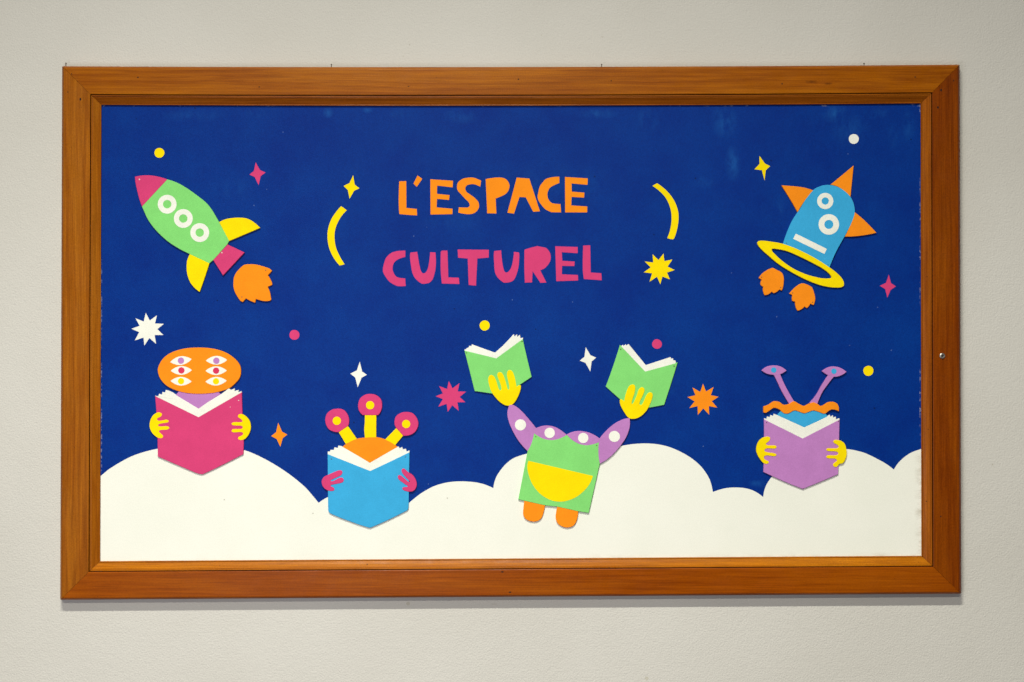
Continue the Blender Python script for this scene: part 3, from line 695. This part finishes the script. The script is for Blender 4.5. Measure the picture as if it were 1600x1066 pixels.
# 2: three eyes
o2, k2 = (490, 605), 4.633
f = Fig('book_cutout', (578, 815), 'light blue cutout book held open by the three eyed alien', 'book', BG, o=o2, k=k2)
f.piece('pages', [(102, 468, 1), (118, 467, 1), (122, 455, 1), (147, 456, 1), (150, 437, 1), (174, 442, 1), (178, 425, 1), (212, 433), (407, 548, 1), (605, 434), (615, 430, 1), (622, 444, 1), (642, 434, 1), (647, 451, 1), (668, 447, 1), (674, 467, 1), (694, 459, 1), (694, 476, 1), (410, 609, 1), (102, 487, 1)], WHI)
cv = f.piece('cover', [(101, 483, 1), (410, 608, 1), (694, 470, 1), (690, 700), (687, 870), (680, 890), (660, 902), (550, 957), (420, 1015), (400, 1018), (250, 968), (125, 917), (108, 900), (105, 870), (103, 700)], SKY, bev=0.45)
f.pin(130, 521, cv, r=.9); f.pin(665, 505, cv, r=.9)
f = Fig('alien_cutout', (578, 690), 'three eyed cutout alien with pink round eyes on yellow stalks', 'alien', AG, o=o2, k=k2, lift=0.0006)
for pts in ([(370, 200, 1), (454, 200, 1), (453, 300), (453, 370, 1), (372, 371, 1), (366, 310), (370, 250)], [(180, 325, 1), (248, 282, 1), (314, 378, 1), (232, 412, 1)], [(598, 297, 1), (648, 352, 1), (588, 424, 1), (517, 380, 1)]):
    f.piece('eyestalk', pts, YEL, extra=-0.0008)
f.piece('head', [(208, 433, 1), (250, 402), (310, 375), (370, 366), (410, 363), (460, 364), (515, 378), (565, 402), (607, 434, 1), (407, 549, 1)], ORA, extra=-0.0007)
for pts, cc in (([(171, 157), (215, 165), (246, 200), (257, 243), (250, 281, 1), (182, 327, 1), (145, 323), (105, 300), (84, 245), (95, 195), (130, 165)], (168, 244)),
                ([(409, 50), (450, 58), (485, 87), (496, 130), (488, 172), (468, 203, 1), (355, 203, 1), (328, 170), (322, 130), (335, 85), (370, 57)], (409, 131)),
                ([(672, 181), (715, 190), (748, 228), (758, 270), (740, 318), (703, 346), (650, 353, 1), (598, 297, 1), (585, 260), (595, 215), (630, 188)], (670, 267))):
    e = f.piece('eye', pts, PIN, bev=0.45)
    f.flat('pupil', f.C(cc[0], cc[1], 30, n=32), YEL, e)
f.piece('hand', [(190, 602), (208, 612), (200, 636), (150, 662), (123, 678), (140, 681), (195, 655), (218, 668), (208, 690), (150, 704), (123, 714), (146, 729), (148, 748), (112, 751), (75, 730), (58, 690), (70, 655), (100, 638), (150, 615)], PIN, n=4)
f.piece('hand', [(655, 590), (683, 615), (722, 643), (745, 690), (743, 725), (722, 752), (690, 757), (650, 746), (642, 732), (655, 724), (681, 719), (662, 704), (618, 670), (609, 648), (622, 637), (650, 655), (690, 689), (695, 683), (660, 645), (637, 612), (640, 595)], PIN, n=4)
# 3: arms up, two books
o3, k3 = (780, 620), 4.845
MID = 'cutout alien with arms raised, green square body and yellow half round belly'
f = Fig('alien_cutout', (860, 820), MID, 'alien', AG, o=o3, k=k3)
al = f.piece('arm', [(77, 62, 1), (112, 66), (160, 100), (220, 165), (282, 241, 1), (270, 290), (240, 372), (215, 413, 1), (150, 340), (100, 255), (70, 180), (62, 120)], PUR)
ar = f.piece('arm', [(988, 162, 1), (930, 175), (860, 215), (800, 270), (760, 318, 1), (745, 400), (762, 508, 1), (830, 465), (900, 395), (960, 310), (988, 230)], PUR)
el = f.piece('eye', [(276, 240, 1), (330, 222), (380, 220), (440, 238), (512, 290, 1), (450, 322), (390, 330), (330, 320), (263, 278, 1)], PUR)
er = f.piece('eye', [(510, 288, 1), (570, 264), (630, 262), (700, 280), (762, 318, 1), (754, 347, 1), (700, 364), (650, 369), (580, 347)], PUR)
bd = f.piece('body', [(264, 275, 1), (330, 315), (395, 327), (450, 318), (514, 290, 1), (560, 333), (615, 360), (680, 365), (756, 345, 1), (752, 400), (755, 460), (762, 506, 1), (678, 880, 1), (597, 868, 1), (440, 833, 1), (345, 823, 1), (145, 778, 1), (215, 413, 1), (245, 350)], GRE, bev=0.45)
for on, x, y, r in ((al, 161, 213, 42), (ar, 872, 301, 42)): f.flat('white_spot', f.C(x, y, r, n=32), WHI, on)
for on, x, y, r in ((el, 382, 274, 39), (er, 636, 313, 39)): f.flat('pupil', f.C(x, y, r, n=32), WHI, on, h=0.00065)
f.flat('belly', path([(220, 485, 1), (710, 600, 1), (690, 650), (650, 705), (590, 755), (530, 783), (465, 795), (390, 783), (310, 735), (250, 660), (220, 580), (212, 530)], 780, 620, k3), YEL, bd)
f.piece('foot', [(190, 782, 1), (348, 820, 1), (335, 880), (318, 922), (290, 942), (250, 946), (205, 930), (182, 895), (183, 850)], ORA, extra=-0.0012, bev=0.45)
f.piece('foot', [(440, 832, 1), (598, 866, 1), (592, 920), (568, 972), (530, 990), (490, 988), (445, 962), (428, 920), (432, 870)], ORA, extra=-0.0011, bev=0.45)
f.pin(277, 302, bd, r=.9); f.pin(739, 369, bd, r=.9)
mid = f
f = Fig('book_cutout', (780, 610), 'green cutout book in the raised hand on the left, below a yellow dot', 'book', BG, o=(710, 500), k=5.921)
f.piece('pages', [(92, 276, 1), (110, 270, 1), (112, 264, 1), (133, 254, 1), (135, 239, 1), (159, 241, 1), (160, 226, 1), (375, 303, 1), (450, 237), (500, 185), (550, 130, 1), (557, 152, 1), (580, 132, 1), (583, 157, 1), (606, 137, 1), (612, 169, 1), (635, 164, 1), (634, 178, 1), (388, 358, 1), (94, 286, 1)], WHI)
cv = f.piece('cover', [(93, 283, 1), (388, 356, 1), (633, 176, 1), (660, 300), (715, 528, 1), (455, 702, 1), (350, 683, 1), (250, 668), (188, 660, 1)], GRE, bev=0.45)
f.pin(112, 305, cv, r=.9); f.pin(626, 199, cv, r=1.1)
f2 = Fig.__new__(Fig); f2.__dict__.update(mid.__dict__); f2.o, f2.k = (710, 500), 5.921
f2.lift = 0.0002
f2.piece('hand', [(340, 508), (368, 524), (392, 575), (408, 630), (425, 652), (434, 632), (420, 580), (397, 520), (400, 492), (422, 482), (448, 500), (475, 570), (490, 625), (500, 645), (508, 630), (500, 580), (485, 510), (492, 475), (512, 463), (538, 478), (560, 535), (575, 618, 1), (598, 604), (616, 610), (605, 670), (570, 745), (535, 785), (490, 795), (440, 775), (390, 730), (340, 660), (315, 580), (315, 530)], YEL, n=4, bev=0.45)
f = Fig('book_cutout', (1010, 620), 'green cutout book in the raised hand on the right, below a pink dot', 'book', BG, o=(900, 520), k=6.661)
f.piece('pages', [(468, 140, 1), (488, 126, 1), (497, 138, 1), (517, 120, 1), (526, 135, 1), (546, 117, 1), (728, 338, 1), (985, 254, 1), (990, 270, 1), (1012, 268, 1), (1014, 287, 1), (1036, 290, 1), (1040, 313, 1), (1036, 322, 1), (720, 407, 1)], WHI)
cv = f.piece('cover', [(458, 127, 1), (720, 405, 1), (1058, 309, 1), (1000, 500), (918, 752, 1), (760, 782, 1), (590, 812, 1), (310, 562, 1), (390, 340)], GRE, bev=0.45)
f.pin(466, 173, cv, r=1.1); f.pin(1021, 347, cv, r=1.1)
f2.o, f2.k = (900, 520), 6.661
f2.i = mid.i + 3
f2.piece('hand', [(590, 538), (616, 556), (612, 620), (590, 690), (580, 738), (593, 738), (630, 660), (655, 590), (685, 567), (713, 588), (702, 640), (670, 710), (662, 742), (680, 752), (700, 725), (740, 640), (775, 620), (798, 640), (792, 690), (752, 785), (715, 835), (660, 880), (600, 898), (550, 888), (510, 840), (465, 760), (456, 710), (466, 693), (503, 716, 1), (515, 650), (550, 560)], YEL, n=4, bev=0.45)
# 4: purple book
o4, k4 = (1170, 560), 4.847
f = Fig('book_cutout', (1254, 755), 'purple cutout book held open by the alien with two eyestalks', 'book', BG, o=o4, k=k4)
f.piece('pages', [(118, 454, 1), (136, 459, 1), (141, 441, 1), (162, 447, 1), (165, 429, 1), (187, 438, 1), (190, 420, 1), (230, 437), (420, 523, 1), (560, 458), (614, 428, 1), (621, 446, 1), (638, 432, 1), (641, 451, 1), (660, 443, 1), (660, 464, 1), (687, 455, 1), (688, 466, 1), (408, 609, 1), (117, 465, 1)], WHI)
cv = f.piece('cover', [(116, 460, 1), (408, 608, 1), (688, 462, 1), (684, 640), (678, 878, 1), (545, 935), (408, 990, 1), (260, 930), (112, 862, 1), (117, 640)], PUR, bev=0.45)
f.pin(135, 487, cv, r=.9); f.pin(679, 477, cv, r=.9)
f = Fig('alien_cutout', (1254, 640), 'cutout alien with purple eyestalks, wavy orange band and blue head', 'alien', AG, o=o4, k=k4, lift=0.0006)
f.piece('head', [(215, 431, 1), (245, 398, 1), (345, 386, 1), (490, 386, 1), (575, 408, 1), (598, 441, 1), (510, 483), (420, 524, 1), (320, 478)], SKY, extra=-0.0008)
for pts in ([(186, 118, 1), (236, 116, 1), (280, 215), (346, 330, 1), (335, 352, 1), (307, 346, 1), (250, 250), (210, 165)], [(603, 126, 1), (646, 138, 1), (590, 210), (555, 262), (521, 343, 1), (500, 350, 1), (460, 338, 1), (510, 280), (550, 210)]):
    f.piece('eyestalk', pts, PUR)
for pts, cc in (([(98, 92, 1), (140, 63), (190, 54), (240, 62), (287, 93, 1), (240, 121), (190, 126), (140, 118)], (189, 89)), ([(555, 98, 1), (600, 70), (645, 62), (695, 73), (741, 103, 1), (700, 130), (650, 141), (600, 128)], (645, 98))):
    e = f.piece('eye', pts, PUR, bev=0.45)
    f.flat('iris', f.C(cc[0], cc[1], 20.5, n=28), SKY, e)
f.piece('wavy_band', [(112, 366, 1), (150, 352), (190, 327), (230, 330), (265, 352), (300, 348), (340, 325), (380, 345), (420, 361), (455, 345), (490, 333), (520, 345), (550, 362), (600, 335), (640, 330), (670, 345), (682, 370), (682, 402, 1),
                      (640, 388), (610, 396), (575, 420), (540, 410), (490, 396), (450, 408), (420, 417), (385, 406), (345, 396), (300, 418), (265, 416), (230, 387), (190, 376), (160, 395), (130, 413), (112, 410, 1)], ORA, extra=0.0008, bev=0.45)
f.piece('hand', [(148, 593), (163, 605), (152, 630), (131, 647), (142, 659), (203, 661), (211, 673), (200, 684), (135, 684), (119, 697), (132, 709), (200, 721), (210, 732), (195, 743), (135, 736), (116, 747), (122, 766), (150, 781), (148, 797), (122, 799), (90, 770), (62, 720), (58, 680), (75, 632), (108, 602)], YEL, n=4)
f.piece('hand', [(665, 618), (643, 624), (643, 640), (668, 655), (681, 671), (665, 682), (600, 682), (587, 692), (600, 703), (660, 707), (678, 720), (665, 734), (600, 735), (587, 747), (600, 758), (655, 762), (668, 775), (650, 790), (638, 806), (648, 822), (668, 822), (685, 802), (715, 793), (740, 740), (740, 690), (725, 645), (698, 625)], YEL, n=4)
for o in bpy.data.objects:
    if 'top' in o: del o['top']
